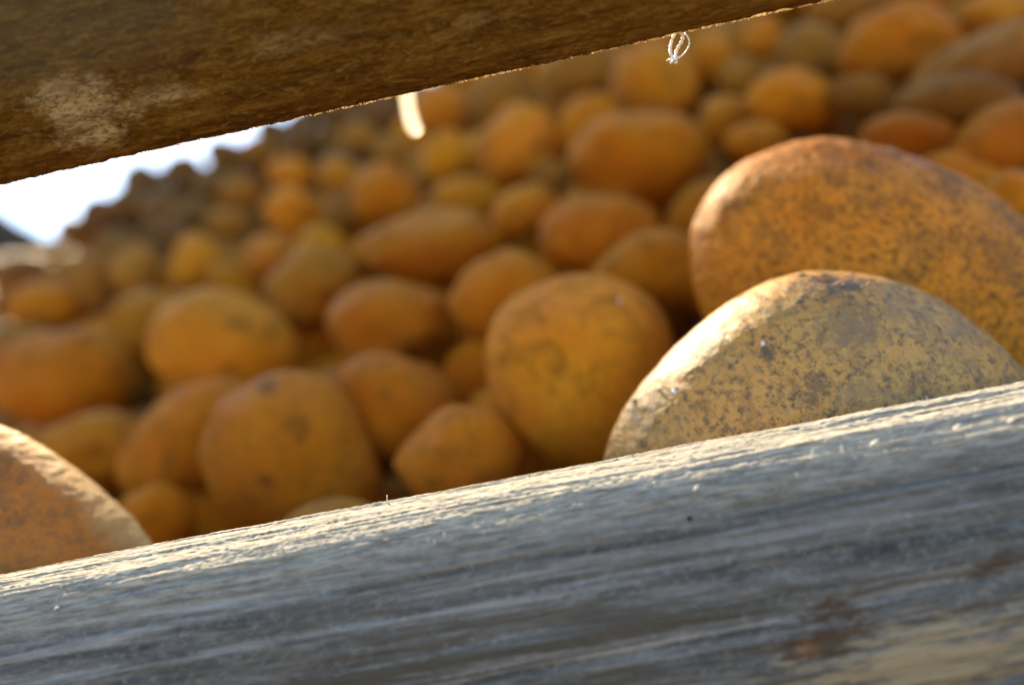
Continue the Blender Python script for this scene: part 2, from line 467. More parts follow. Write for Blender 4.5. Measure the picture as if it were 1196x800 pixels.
def make_pot(p, i):
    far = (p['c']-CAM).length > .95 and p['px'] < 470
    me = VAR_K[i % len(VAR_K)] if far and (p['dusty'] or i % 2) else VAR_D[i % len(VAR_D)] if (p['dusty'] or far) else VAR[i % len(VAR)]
    o = obj('potato', me)
    sx = 1 if random.random() < .5 else -1
    p['m'] = frame_mat(p['c'], p['ax']*sx, p['ay'], p['az']*sx, *p['r'])
    o.matrix_world = p['m']; p['o'] = o; p['v'] = i
    return o
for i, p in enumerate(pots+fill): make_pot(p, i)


def stain(key, px, py, ra, rb, col, f):
    (cx, cy), d, ang, _ = HP[key]; t = math.radians(ang); dx, dy = (px-cx)*d/F, -(py-cy)*d/F
    return (dx*math.cos(t)+dy*math.sin(t), -dx*math.sin(t)+dy*math.cos(t), ra*d/F, rb*d/F, col, f)
DK, GY, BR = (.07, .05, .028), (.23, .145, .06), (.12, .06, .018)
st1 = [stain('cream', *a) for a in ((950,336,38,15,DK,.85),(1000,372,70,26,GY,.6),(945,398,44,26,GY,.75),(866,410,16,9,DK,.85),(900,450,24,24,BR,.75),(950,450,40,18,GY,.55),
       (1090,385,60,28,GY,.6),(1120,450,60,14,BR,.6),(1010,440,24,20,BR,.5),(800,470,12,8,BR,.6),(840,470,10,30,BR,.4))]
st2 = [stain('scabby', *a) for a in ((1062,215,44,9,BR,.7),(975,215,22,14,BR,.6),(1050,240,30,22,BR,.55),(1120,270,40,30,DK,.6),(1160,300,46,34,DK,.7),(1090,320,60,34,BR,.6),(1000,300,34,18,BR,.45),
       (1180,250,30,26,BR,.6),(960,260,26,16,BR,.45),(880,300,24,18,BR,.4),(1020,190,20,6,BR,.6),(1150,380,60,40,BR,.7),(935,225,12,20,BR,.4))]
st3 = [stain('crust', *a) for a in ((33,605,18,26,DK,.75),(10,655,24,16,DK,.7),(70,590,14,16,BR,.5),(95,590,12,10,BR,.4),(30,545,30,18,BR,.5),(120,615,10,8,BR,.4))]
M_H1 = potato_mat('cream_mottled_skin', (.54, .235, .022), (.52, .275, .05), (.16, .095, .035), .9, (.085, .045, .014), True, (.52, .32, .10), .34, .5, 30, st1)
M_H2 = potato_mat('scabby_orange_skin', (.60, .205, .004), (.60, .25, .02), (.22, .09, .012), .8, (.055, .022, .006), True, None, .5, .2, 34, st2)
M_H3 = potato_mat('crusted_brown_skin', (.50, .15, .008), (.44, .14, .012), (.26, .10, .03), .6, (.20, .09, .03), True, None, .6, .3, 28, st3, (.64, .38, .13))  # gritty crust, its colour lightened so the rim looks sunlit
# ------------------------------------------------------------------ three near potatoes
def hero_potato(h, seed, mat, crust, pits, rough=1., point=0., edge=0, name='potato'):
    v, f = ico(8)
    r = np.random.default_rng(seed)
    d = 1+.025*vnoise(v*1.2+seed, seed)+.02*vnoise(v*2.6+seed, seed+3)
    for _ in range(pits):
        e = r.normal(size=3); e /= np.linalg.norm(e)
        a = np.arccos(np.clip(v@e, -1, 1)); s = r.uniform(.03, .08)
        d -= r.uniform(.010, .025)*np.exp(-(a/s)**2)
    rad = np.array(h['r'])
    co = v*d[:, None]*rad
    co[:, 1:] *= (1-point*np.clip(-v[:, :1], 0, 1)**1.5)
    nrm = v/rad; nrm /= np.linalg.norm(nrm, axis=1)[:, None]
    rel = rough*.00030*fbm(co*330+seed, 4, seed)
    g = fbm(co*90+seed*2, 3, seed+9)
    mask = np.clip((g+.05)*3, 0, 1)
    band = None
    if edge:
        q = v[:, 2]+.05*vnoise(co*120, seed+31)+.05*vnoise(co*420, seed+32)
        band = np.clip((edge-q)/.40, 0, 1)*np.clip((v[:, 1]+.9*v[:, 0]+.1)*4, 0, 1)
        gran = .5+.5*vnoise(co*700, seed+33); gran2 = .5+.5*vnoise(co*330, seed+34)
        rel += band*(.0001+.0005*gran2*gran2+.0004*gran)
    else:
        rel += crust*mask*np.abs(fbm(co*650, 3, seed+20, .6))*.0011
        rel += crust*.0005*np.clip(g, 0, 1)
    co = co+nrm*rel[:, None]
    me = mesh_np(name, co, f, mat)
    if edge:
        at_ = me.attributes.new('crust', 'FLOAT', 'POINT'); at_.data.foreach_set('value', band.astype(np.float32))
    o = obj(name, me)
    o.matrix_world = frame_mat(h['c'], h['ax'], h['ay'], h['az'], 1, 1, 1)
    return o
G_NEAR = 'large potatoes leaning against the lower rail'
h1 = hero_potato(HERO[0], 3, M_H1, .10, 9, .5, .24)
tag(h1, 'large cream mottled potato with grey patches resting against the lower rail at right', 'potato', G_NEAR)
h2 = hero_potato(HERO[1], 8, M_H2, .30, 16, .6)
tag(h2, 'big orange potato with dark scabs and bright left rim behind the cream potato', 'potato', G_NEAR)
h3 = hero_potato(HERO[2], 15, M_H3, 1, 8, .6, 0, .34)
tag(h3, 'brown potato with bright gritty crust at the left edge above the lower rail', 'potato', G_NEAR)

# ------------------------------------------------------------------ wooden rails
def rail(name, e0, e1, prof, dense, su, seed, mat, depth, sign=1):
    """prof: closed list of (across, height, step count) ; e0,e1: end points of the axis line"""
    ux = (e1-e0).normalized(); uz = Vector((0, 0, 1)); uy = uz.cross(ux).normalized(); uz = ux.cross(uy)
    # closed smooth profile
    P = [Vector((a, b)) for a, b, n in prof]; nn = [n for a, b, n in prof]
    pts = []; m = len(P)
    for i in range(m):
        p0, p1, p2, p3 = P[i-1], P[i], P[(i+1) % m], P[(i+2) % m]
        for k in range(nn[i]):
            t = k/nn[i]
            pts.append(.5*((2*p1)+(-p0+p2)*t+(2*p0-5*p1+4*p2-p3)*t*t+(-p0+3*p1-3*p2+p3)*t*t*t))
    pts = np.array([[p.x, p.y] for p in pts])
    tan = np.roll(pts, -1, 0)-np.roll(pts, 1, 0); tan /= np.linalg.norm(tan, axis=1)[:, None]
    nr = np.stack([tan[:, 1], -tan[:, 0]], 1)
    area = np.sum(pts[:, 0]*np.roll(pts[:, 1], -1)-np.roll(pts[:, 0], -1)*pts[:, 1])
    if area < 0: nr = -nr
    arc = np.concatenate([[0], np.cumsum(np.linalg.norm(np.diff(pts, axis=0), axis=1))])
    us = np.concatenate([np.linspace(-1.0, dense[0], 60)[:-1], np.arange(dense[0], dense[1], su), np.linspace(dense[1]+su, 1.0, 60)])
    nu, nv = len(us), len(pts)
    Ug = np.repeat(us, nv); Vg = np.tile(arc, nu)
    X = np.tile(pts[:, 0], nu); Z = np.tile(pts[:, 1], nu); NX = np.tile(nr[:, 0], nu); NZ = np.tile(nr[:, 1], nu)
    h = depth(Ug, Vg, X, Z, seed)
    X = X+NX*h; Z = Z+NZ*h
    co = np.stack([Ug, X, Z], 1)
    i = np.arange(nu-1)[:, None]*nv; j = np.arange(nv)[None, :]; j2 = (j+1) % nv
    f = np.stack([i+j, i+j2, i+nv+j2, i+nv+j], -1).reshape(-1, 4)
    if area < 0: f = f[:, ::-1]
    me = mesh_np(name, co, f, mat)
    bm = bmesh.new(); bm.from_mesh(me); bm.verts.ensure_lookup_table()
    for s in (0, (nu-1)*nv):
        vv = [bm.verts[s+k] for k in range(0, nv)]
        try: bm.faces.new(vv if s else vv[::-1])
        except Exception: pass
    bm.to_mesh(me); bm.free()
    o = obj(name, me)
    mid = (e0+e1)/2
    M = Matrix(((ux.x, uy.x, uz.x, mid.x), (ux.y, uy.y, uz.y, mid.y), (ux.z, uy.z, uz.z, mid.z), (0, 0, 0, 1)))
    o.matrix_world = M
    return o, M, pts, nr

def grain_low(U, V, X, Z, seed):
    wig = .0012*vnoise(np.stack([U*9, V*20, U*0], 1), seed)+.0004*vnoise(np.stack([U*45, V*60, U*0], 1), seed+1)
    v = V+wig
    g1 = vnoise(np.stack([U*16, v*620, U*0+3], 1), seed+2)
    g2 = vnoise(np.stack([U*40, v*1500, U*0+9], 1), seed+3)
    g3 = vnoise(np.stack([U*7, v*190, U*0+1], 1), seed+4)
    g4 = vnoise(np.stack([U*120, v*1900, U*0+9], 1), seed+13)
    crack = -np.clip(vnoise(np.stack([U*11, v*420, U*0+5], 1), seed+6)-.42, 0, 1)
    fine = fbm(np.stack([U*900, V*2200, U*0], 1), 2, seed+5)
    lump = vnoise(np.stack([U*60, V*260, U*0], 1), seed+8)
    return .00030*g3+.00030*g1+.00017*g2+.00170*crack+.00010*fine+.00016*lump+.00010*g4

def grain_up(U, V, X, Z, seed):
    v = V+.0015*vnoise(np.stack([U*9, V*20, U*0], 1), seed)
    g1 = vnoise(np.stack([U*25, v*400, U*0+3], 1), seed+2)
    g2 = vnoise(np.stack([U*110, v*1100, U*0+9], 1), seed+3)
    fine = fbm(np.stack([U*700, V*1500, U*0], 1), 3, seed+5)
    lump = vnoise(np.stack([U*140, V*160, U*0], 1), seed+8)
    edge = np.exp(-((Z+.0)/.0009)**2)*(X > -.0016)
    bead = np.clip(vnoise(np.stack([U*420, V*120, U*0], 1), seed+11), 0, 1)+.6*np.clip(vnoise(np.stack([U*1100, V*500, U*0], 1), seed+12), 0, 1)
    return .00016*g1+.00012*g2+.00012*fine+.00013*lump+.00030*edge*bead

# lower rail: ridge line (its sunlit back edge) through two points
L0, L1 = at(0, 672, .170), at(1196, 447, .158)
mid = (L0+L1)/2; dr = (L1-L0).normalized()
low_prof = [(.0, 0, 26), (-.0055, -.0003, 34), (-.0115, -.0022, 60), (-.0165, -.0075, 90), (-.0198, -.018, 90), (-.0212, -.031, 80), (-.0215, -.050, 60),
            (-.020, -.072, 8), (-.014, -.078, 4), (.000, -.078, 4), (.005, -.072, 5), (.0055, -.015, 6), (.004, -.004, 10), (.002, -.0006, 10)]
lo, LM, lpts, lnr = rail('lower_rail', mid-dr*1, mid+dr*1, low_prof, (-.15, .155), .00027, 21, None, grain_low)
lo.name = 'wooden_rail'
tag(lo, 'weathered grey wooden rail with sunlit splintery top edge in front of the potatoes', 'rail', 'rails of the potato crate')
U0, U1 = at(0, 214, .172), at(960, 1, .160)
mid = (U0+U1)/2; dr = (U1-U0).normalized()
up_prof = [(0, 0, 16), (-.003, .0003, 30), (-.009, .0045, 60), (-.0155, .013, 70), (-.0205, .026, 60), (-.023, .042, 40), (-.0235, .066, 8), (-.021, .076, 6), (-.014, .080, 5), (-.004, .076, 5),
           (-.001, .05, 5), (.0004, .015, 10), (.0007, .004, 12), (.0005, .0008, 10)]
up, UM, upts, unr = rail('upper_rail', mid-dr*1, mid+dr*1, up_prof, (-.14, .16), .0004, 77, None, grain_up)
up.name = 'wooden_rail'
tag(up, 'dark brown stained wooden rail crossing the top of the picture', 'rail', 'rails of the potato crate')


NVIS = 26+34+60+90+90+80+60
def local(M, p): return M.inverted() @ p
def surf(pts, nr, u, i, lift=0): return Vector((u, pts[i][0]+nr[i][0]*lift, pts[i][1]+nr[i][1]*lift))
def px_of(M, p): return proj(M @ p)
def find_on(M, pts, nr, px, py, rng_i):
    best = None
    for i in rng_i:
        for u in np.arange(-.15, .16, .002):
            q = px_of(M, surf(pts, nr, float(u), i))
            if q is None: continue
            e = (q[0]-px)**2+(q[1]-py)**2
            if best is None or e < best[0]: best = (e, float(u), i)
    return best[1], best[2]
def spot(M, pts, nr, px, py, n):
    u, i = find_on(M, pts, nr, px, py, range(0, n, 5))
    return u, pts[i][0], pts[i][1]

def wood_stain(s, sep, v3, c, ru, rc, seedscale, amp):
    a = s.math('MULTIPLY', s.math('SUBTRACT', sep.outputs[0], c[0]), 1/ru)
    y = s.math('MULTIPLY', s.math('SUBTRACT', sep.outputs[1], c[1]), 1/rc)
    z = s.math('MULTIPLY', s.math('SUBTRACT', sep.outputs[2], c[2]), 1/rc)
    r = s.math('SQRT', s.math('ADD', s.math('ADD', s.math('MULTIPLY', a, a), s.math('MULTIPLY', y, y)), s.math('MULTIPLY', z, z)))
    return s.math('ADD', r, s.math('MULTIPLY', s.math('SUBTRACT', s.noise(v3, seedscale, 5, .65), .5), amp))

# weathered grey wood
s = NT('weathered_grey_wood')
SL = lambda px, py: spot(LM, lpts, lnr, px, py, NVIS)
v1 = s.mp((32, 420, 420)); v2 = s.mp((150, 1500, 1500)); v3 = s.mp((1, 2.5, 2.5)); v4 = s.mp((420, 700, 700))
base = s.ramp(s.noise(v1, 1, 8, .74, .8), [(.36, (.055, .052, .045)), (.5, (.135, .127, .112)), (.68, (.28, .265, .235))])
base = s.mix(s.math('MULTIPLY', s.ramp(s.noise(v2, 1, 4, .7), [(.48, 0), (.72, 1)]), .55), base, (.09, .08, .07))
base = s.mix(s.math('MULTIPLY', s.ramp(s.noise(v4, 1, 4, .75, .6), [(.5, 0), (.7, 1)]), .45), base, (.36, .34, .30))
sep = s.n('ShaderNodeSeparateXYZ'); s.l(s.tc.outputs['Object'], sep.inputs[0])
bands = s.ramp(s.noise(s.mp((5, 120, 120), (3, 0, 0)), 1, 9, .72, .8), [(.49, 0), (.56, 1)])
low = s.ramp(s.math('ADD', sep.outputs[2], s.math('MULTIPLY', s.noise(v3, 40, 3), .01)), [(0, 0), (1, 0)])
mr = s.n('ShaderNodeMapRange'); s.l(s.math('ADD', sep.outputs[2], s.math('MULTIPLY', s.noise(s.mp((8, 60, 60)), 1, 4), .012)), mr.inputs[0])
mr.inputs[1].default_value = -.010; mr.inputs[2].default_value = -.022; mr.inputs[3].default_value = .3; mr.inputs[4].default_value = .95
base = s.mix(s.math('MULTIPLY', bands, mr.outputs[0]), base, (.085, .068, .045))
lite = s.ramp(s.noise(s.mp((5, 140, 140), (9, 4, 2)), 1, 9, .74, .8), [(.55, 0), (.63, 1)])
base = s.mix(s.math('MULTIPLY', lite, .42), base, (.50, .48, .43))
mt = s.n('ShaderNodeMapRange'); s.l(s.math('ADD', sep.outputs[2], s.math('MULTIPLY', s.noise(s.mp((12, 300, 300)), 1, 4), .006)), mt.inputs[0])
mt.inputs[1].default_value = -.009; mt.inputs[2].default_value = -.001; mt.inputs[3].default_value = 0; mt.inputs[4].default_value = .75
base = s.mix(mt.outputs[0], base, s.mix(s.ramp(s.noise(v2, 1, 4, .7), [(.4, 0), (.62, 1)]), (.62, .54, .40), (.22, .18, .13)))  # ridge tinted cream: its sunlit band is put into the wood colour
c = SL(1090, 775); base = s.mix(s.math('MULTIPLY', s.ramp(wood_stain(s, sep, s.mp((1, 5, 5)), c, .030, .009, 130, 3.4), [(.3, 1), (1.3, 0)]), .7), base, (.42, .31, .16))
for (x_, y_), a_, b_ in (((960, 750), .0095, .0045), ((985, 712), .009, .0026), ((1165, 658), .010, .0030)):
    c = SL(x_, y_); base = s.mix(s.math('MULTIPLY', s.ramp(wood_stain(s, sep, v3, c, a_, b_, 170, 3.4), [(.3, 1), (1.5, 0)]), .8), base, (.07, .035, .014))
c = SL(940, 757); base = s.mix(s.math('MULTIPLY', s.ramp(wood_stain(s, sep, v3, c, .003, .0014, 260, 3.2), [(.1, 1), (1.3, 0)]), .7), base, (.30, .14, .045))
c = SL(805, 607); base = s.mix(s.ramp(wood_stain(s, sep, v3, c, .0007, .0006, 300, .5), [(.8, 1), (1.1, 0)]), base, (.02, .02, .02))
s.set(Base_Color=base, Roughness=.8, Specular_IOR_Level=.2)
b = s.bump(s.noise(v2, 1.0, 5, .7), .9, .0005)
b = s.bump(s.noise(v4, 1, 5, .75), .6, .00025, b)
s.set(Normal=b)
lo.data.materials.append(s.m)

s = NT('brown_stained_wood')
SU = lambda px, py: spot(UM, upts, unr, px, py, 16+30+60+70+60+40)
v1 = s.mp((40, 190, 190)); v2 = s.mp((230, 620, 620)); v3 = s.mp(); v4 = s.mp((500, 900, 900))
base = s.ramp(s.noise(v1, 1, 7, .7, 1.2), [(.32, (.05, .019, .002)), (.52, (.125, .05, .005)), (.72, (.20, .10, .016))])
base = s.mix(s.math('MULTIPLY', s.ramp(s.noise(v2, 1, 5, .75, 1.0), [(.47, 0), (.66, 1)]), .65), base, (.26, .14, .025))
base = s.mix(s.math('MULTIPLY', s.ramp(s.noise(v4, 1, 4, .75, .6), [(.5, 0), (.7, 1)]), .6), base, (.05, .025, .008))
sep = s.n('ShaderNodeSeparateXYZ'); s.l(s.tc.outputs['Object'], sep.inputs[0])
hatch = s.ramp(s.noise(v2, 1.3, 4, .75, 1.6), [(.38, 0), (.56, 1)])
for (x_, y_), a_, b_, f_ in (((105, 128), .0125, .0075, .5), ((75, 112), .010, .005, .4), ((120, 160), .007, .004, .45), ((190, 112), .010, .003, .35), ((345, 50), .014, .003, .12), ((555, 25), .005, .002, .15)):
    c = SU(x_, y_); pp = s.ramp(wood_stain(s, sep, v3, c, a_, b_, 230, 2.2), [(.5, 1), (1.1, 0)])
    base = s.mix(s.math('MULTIPLY', s.math('MULTIPLY', pp, hatch), f_), base, (.55, .38, .17))
c = SU(30, 20); gr = s.ramp(wood_stain(s, sep, v3, c, .055, .020, 60, 1.0), [(.5, 1), (1.3, 0)])
base = s.mix(s.math('MULTIPLY', gr, .4), base, (.10, .08, .042))
s.set(Base_Color=base, Roughness=.9, Specular_IOR_Level=.04)
b = s.bump(s.noise(v2, 1.0, 5, .78, 1.0), .8, .0005)
b = s.bump(s.noise(v4, 1, 4, .7), .6, .0002, b)
s.set(Normal=b)
up.data.materials.append(s.m)

# splinters, fibres
def tube(pts, radii, nseg=6):
    co, fa = [], []
    n = len(pts)
    for i, p in enumerate(pts):
        t = (pts[min(i+1, n-1)]-pts[max(i-1, 0)]).normalized()
        a = t.cross(Vector((.3, .2, .93))).normalized(); b = t.cross(a)
        for k in range(nseg):
            th = 2*math.pi*k/nseg
            co.append(p+(a*math.cos(th)+b*math.sin(th))*radii[i])
    for i in range(n-1):
        for k in range(nseg):
            fa.append((i*nseg+k, i*nseg+(k+1) % nseg, (i+1)*nseg+(k+1) % nseg, (i+1)*nseg+k))
    return co, fa

s = NT('pale_wood_fibre'); s.set(Base_Color=s.ramp(s.noise(s.mp(), 900, 3), [(.3, (.62, .56, .42)), (.7, (.8, .76, .64))]), Roughness=.55)
s.set(Subsurface_Weight=0.)
M_FIB = s.m
s = NT('sunlit_fuzz'); s.set(Base_Color=(.85, .68, .42), Roughness=.6)
tr = s.n('ShaderNodeBsdfTranslucent'); tr.inputs[0].default_value = (1, .85, .58, 1)
mx = s.n('ShaderNodeMixShader'); mx.inputs[0].default_value = .6
s.l(s.b.outputs[0], mx.inputs[1]); s.l(tr.outputs[0], mx.inputs[2]); s.l(mx.outputs[0], s.o.inputs[0])
M_FUZZ = s.m

random.seed(5)
for (px, py, dx, dy, ln, r) in [(925,553,2,8,.0022,.00028),(942,537,1,-14,.0030,.00022),(985,530,-3,-10,.0024,.0002),(1020,516,12,-3,.0028,.0003),(805,573,6,-5,.0022,.0003),
                             (518,628,2,-4,.0011,.00022),(512,636,1,-3,.0009,.0002),(570,622,3,-4,.0008,.0002),(1115,500,9,-3,.0024,.00028),(1175,494,8,-1,.0024,.00028),
                             (960,518,1,-6,.0015,.0002),(820,560,2,-8,.0018,.00016),(452,585,2,-10,.0018,.00018),(235,662,9,-3,.0026,.00028),(60,712,9,-2,.0026,.0003),(330,640,8,-5,.0022,.00025)]:
    u, i = find_on(LM, lpts, lnr, px, py, range(0, NVIS, 6))
    p0 = surf(lpts, lnr, u, i, -.0002)
    ln *= .6; r *= .75
    dirw = (RT*dx - UP*dy); dirw = dirw/dirw.length
    dl = (LM.to_3x3().inverted() @ dirw).normalized()
    nrm = Vector((0, lnr[i][0], lnr[i][1]))
    pts = [p0, p0+nrm*.0006+dl*ln*.35, p0+nrm*.0011+dl*ln*.75, p0+nrm*.0008+dl*ln+Vector((random.uniform(-1, 1), 0, random.uniform(-1, 1)))*.0002]
    co, fa = tube(pts, [r, r*1.1, r*.8, r*.3])
    # flatten a little so that it reads as a sliver of wood
    obj('splinter', mesh_np('splinter', np.array([c[:] for c in co]), fa, M_FIB), lo)
def fibres(M, pts, nr, idx, count, parent, lens, rad, name, spread, mat=None, up=(.05, .9)):
    CO, FA = [], []
    for _ in range(count):
        u = random.uniform(-.14, .15); i = random.choice(idx)
        p0 = surf(pts, nr, u, i, -.0001); nrm = Vector((0, nr[i][0], nr[i][1]))
        ln = random.uniform(*lens); d = Vector((random.uniform(-1, 1)*spread, random.uniform(-.3, .3), random.uniform(-.3, .3)))+nrm*random.uniform(*up)
        d.normalize()
        curl = Vector((random.uniform(-1, 1), random.uniform(-1, 1), random.uniform(-1, 1)))*ln*.3
        P = [p0+d*ln*t+curl*t*t+nrm*.0003*math.sin(t*3) for t in (0, .25, .5, .75, 1)]
        r = random.uniform(*rad)
        co, fa = tube(P, [r, r, r*.9, r*.7, r*.3], 4)
        o = len(CO); CO += co; FA += [tuple(o+x for x in q) for q in fa]
    me = mesh_np(name, np.array([c[:] for c in CO]), FA, mat or M_FIB)
    ob = obj(name, me, parent); ob['kind'] = 'stuff'; return ob
fibres(LM, lpts, lnr, list(range(0, 150, 3)), 220, lo, (.0003, .0013), (.000025, .00005), 'wood_fibre', 1.2)
fibres(UM, upts, unr, [0, 1]+list(range(len(upts)-12, len(upts))), 3600, up, (.0002, .00055), (.00004, .00009), 'wood_fibre', 1.3, M_FUZZ, (.7, 1.6))

fibres(LM, lpts, lnr, list(range(150, 330, 3)), 170, lo, (.0008, .0022), (.00002, .00004), 'wood_fibre', 1.0, None, (0, .25))
s = NT('brown_wood_fibre'); s.set(Base_Color=(.34, .23, .10), Roughness=.8); M_BF = s.m
fibres(UM, upts, unr, list(range(30, 270, 2)), 420, up, (.0006, .0024), (.00002, .00004), 'surface_fibre', 1.0, M_BF, (0, .2))
# hanging loop of fibre below the upper rail
s = NT('wet_plant_fibre'); s.set(Base_Color=(.82, .74, .6), Roughness=.18, Specular_IOR_Level=.7)
M_LOOP = s.m
def curve_obj(name, P, r, mat):
    out_ = []
    n = len(P)
    for i in range(n-1):
        p0, p1, p2, p3 = P[max(i-1, 0)], P[i], P[i+1], P[min(i+2, n-1)]
        for k in range(8):
            t = k/8
            out_.append(.5*((2*p1)+(-p0+p2)*t+(2*p0-5*p1+4*p2-p3)*t*t+(-p0+3*p1-3*p2+p3)*t*t*t))
    out_.append(P[-1]); return out_
dl = .1640
CO, FA = [], []
for path, r in (([(789,38),(784,50),(783,62),(787,70),(784,74)], .00030), ([(789,72),(790,60),(797,47),(797,38)], .00034), ([(789,70),(798,64),(805,53),(803,43),(798,38)], .00018), ([(780,72),(785,69),(791,75)], .0003)):
    P = curve_obj('', [at(x, y, dl+.0012*math.sin(i*1.7)) for i, (x, y) in enumerate(path)], r, None)
    co, fa = tube(P, [r*(1+.35*math.sin(k*1.9)) for k in range(len(P))], 8)
    o_ = len(CO); CO += co; FA += [tuple(o_+x for x in q) for q in fa]
lp = obj('plant_fibre', mesh_np('plant_fibre', np.array([c[:] for c in CO]), FA, M_LOOP))
tag(lp, 'small pale twisted fibre loop hanging from the upper rail', 'plant fibre')

# pale straw among the far potatoes
s = NT('pale_straw'); s.set(Base_Color=s.ramp(s.noise(s.mp((1, 1, .1)), 400, 3), [(.3, (.80, .66, .42)), (.7, (.9, .8, .58))]), Roughness=.4)
tr = s.n('ShaderNodeBsdfTranslucent'); tr.inputs[0].default_value = (1, .93, .82, 1); mx = s.n('ShaderNodeMixShader'); mx.inputs[0].default_value = .7
s.l(s.b.outputs[0], mx.inputs[1]); s.l(tr.outputs[0], mx.inputs[2]); s.l(mx.outputs[0], s.o.inputs[0])
P = curve_obj('', [at(x, y, d) for x, y, d in ((486,152,.262),(482,146,.258),(478,132,.252),(475,112,.240),(474,90,.225),(477,60,.19))], 0, None)
co, fa = tube(P, [.0027 if k > 2 else .0015+.0004*k for k in range(len(P))], 12)
st = obj('straw_stalk', mesh_np('straw_stalk', np.array([c[:] for c in co]), fa, s.m))
tag(st, 'bright pale blurred straw stalk hanging down behind the upper rail', 'straw')

# water droplets
s = NT('water'); s.set(Base_Color=(.9, .93, .95), Roughness=.12, Specular_IOR_Level=1.0, Transmission_Weight=.4, IOR=1.33)
M_WATER = s.m
def drop_on(px, py, r, label, grp):
    dg = bpy.context.evaluated_depsgraph_get()
    d = (at(px, py, 1)-CAM).normalized()
    ok, loc, n, *_ = scene.ray_cast(dg, CAM+d*.05, d)
    v, f = ico(4); co = v*np.array([1, 1, .7])*r
    o = obj('water_droplet', mesh_np('water_droplet', co, f, M_WATER))
    q = n.to_track_quat('Z', 'Y'); o.matrix_world = Matrix.Translation(loc+n*r*.3) @ q.to_matrix().to_4x4()
    tag(o, label, 'water droplet', grp); return o
bpy.context.view_layer.update()
DR = 'water droplets on the potatoes'
drops = [(200,213,.0040,'glinting water droplet on the potato ridge under the sky gap'),
         (891,402,.0006,'tiny bright droplet high on the face of the cream mottled potato'),
         (788,458,.0008,'water droplet on the lower left shoulder of the cream mottled potato'),
         (724,352,.0008,'small droplet at the top right of the big heart shaped centre potato')]
drops = [drop_on(a, b, c, d, DR) for a, b, c, d in drops]

# crumbs of soil and skin stuck to the near potatoes
random.seed(9)
M_CR = NT('soil_crumb_pale'); M_CR.set(Base_Color=M_CR.ramp(M_CR.noise(M_CR.mp(), 2500, 3), [(.3, (.16, .09, .04)), (.7, (.5, .36, .18))]), Roughness=.6)
heroes = {h1.name: h1, h2.name: h2, h3.name: h3}
for (px, py, r) in [(1012,166,.0011),(990,164,.0008),(1003,163,.0006),(1042,172,.0010),(930,178,.0007),(888,208,.0012),(868,238,.0007),(935,322,.0011),(1015,332,.0008),(1008,336,.0006),(985,333,.0005),
                    (1098,350,.0006),(1085,346,.0005),(873,388,.0007),(770,455,.0007),(741,468,.0010),(800,440,.0006),(905,470,.0006)]:
    d = (at(px, py, 1)-CAM).normalized()
    for k in range(12):
        ok, loc, n, idx, ob, _ = scene.ray_cast(bpy.context.evaluated_depsgraph_get(), CAM+d*.1, d)
        if ok and ob.name in heroes: break
        py += 3; d = (at(px, py, 1)-CAM).normalized()
    else: continue
    v, f = ico(3); co = v*(1+.45*vnoise(v*1.6+px, px)+.2*vnoise(v*4+px, 3))[:, None]*np.array([1, random.uniform(.6, 1), random.uniform(.5, .8)])*r*.8
    o = obj('soil_crumb', mesh_np('soil_crumb', co, f, M_CR.m), heroes[ob.name])
    o.matrix_world = Matrix.Translation(loc+n*r*.25) @ n.to_track_quat('Z', 'Y').to_matrix().to_4x4()

# ------------------------------------------------------------------ ground, hill
s = NT('bare_soil'); nn_ = s.noise(s.mp(), 3, 8, .65)
s.set(Base_Color=s.ramp(nn_, [(.3, (.09, .06, .04)), (.7, (.20, .14, .09))]), Roughness=.95)
s.set(Normal=s.bump(s.noise(s.mp(), 25, 5), .6, .02)); M_SOIL = s.m
n = 60
gx = np.sign(np.linspace(-1, 1, n))*np.abs(np.linspace(-1, 1, n))**3*900
X, Y = np.meshgrid(gx, gx, indexing='ij')
co = np.stack([X.ravel(), Y.ravel(), .02*vnoise(np.stack([X.ravel()*.6, Y.ravel()*.6, X.ravel()*0], 1), 4)], 1)
i = (np.arange(n-1)[:, None]*n+np.arange(n-1)[None, :]).ravel()
ground = obj('ground', mesh_np('ground', co, np.stack([i, i+n, i+n+1, i+1], 1), M_SOIL)); ground['kind'] = 'structure'

s = NT('dark_hillside')
s.set(Base_Color=s.ramp(s.noise(s.mp(), 1.1, 8, .7), [(.3, (.018, .018, .018)), (.7, (.04, .037, .032))]), Specular_IOR_Level=0., Roughness=1.0)
s.set(Normal=s.bump(s.noise(s.mp(), 5, 6), .7, .15))
# ridge falls to the right, as seen past the left end of the heap
D = 14.0
e0, e1 = at(-60, 214, D), at(75, 286, D)
slope = (e1-e0)
n = 90; us = np.linspace(-7, 1.6, n); vs_ = np.linspace(0, 1, 40)
co = []
for u in us:
    top = e0+slope*float(u)
    z = min(top.z, 26+.6*math.sin(u*3)); z = max(z, .05)
    for t in vs_:
        # cross-section: rises to the ridge at t=.5 and falls again behind it
        k = 1-abs(t-.5)*2; k = k*k*(3-2*k)
        yy = D+(t-.5)*2*(z*1.3)
        xx = top.x
        co.append((xx, yy, z*k+.0))
co = np.array(co); co[:, 2] += .10*fbm(co*.8, 4, 3)*np.clip(co[:, 2], 0, 1)-.05
i = (np.arange(n-1)[:, None]*40+np.arange(39)[None, :]).ravel()
hill = obj('hill', mesh_np('hill', co, np.stack([i, i+40, i+41, i+1], 1), s.m)); hill['kind'] = 'structure'

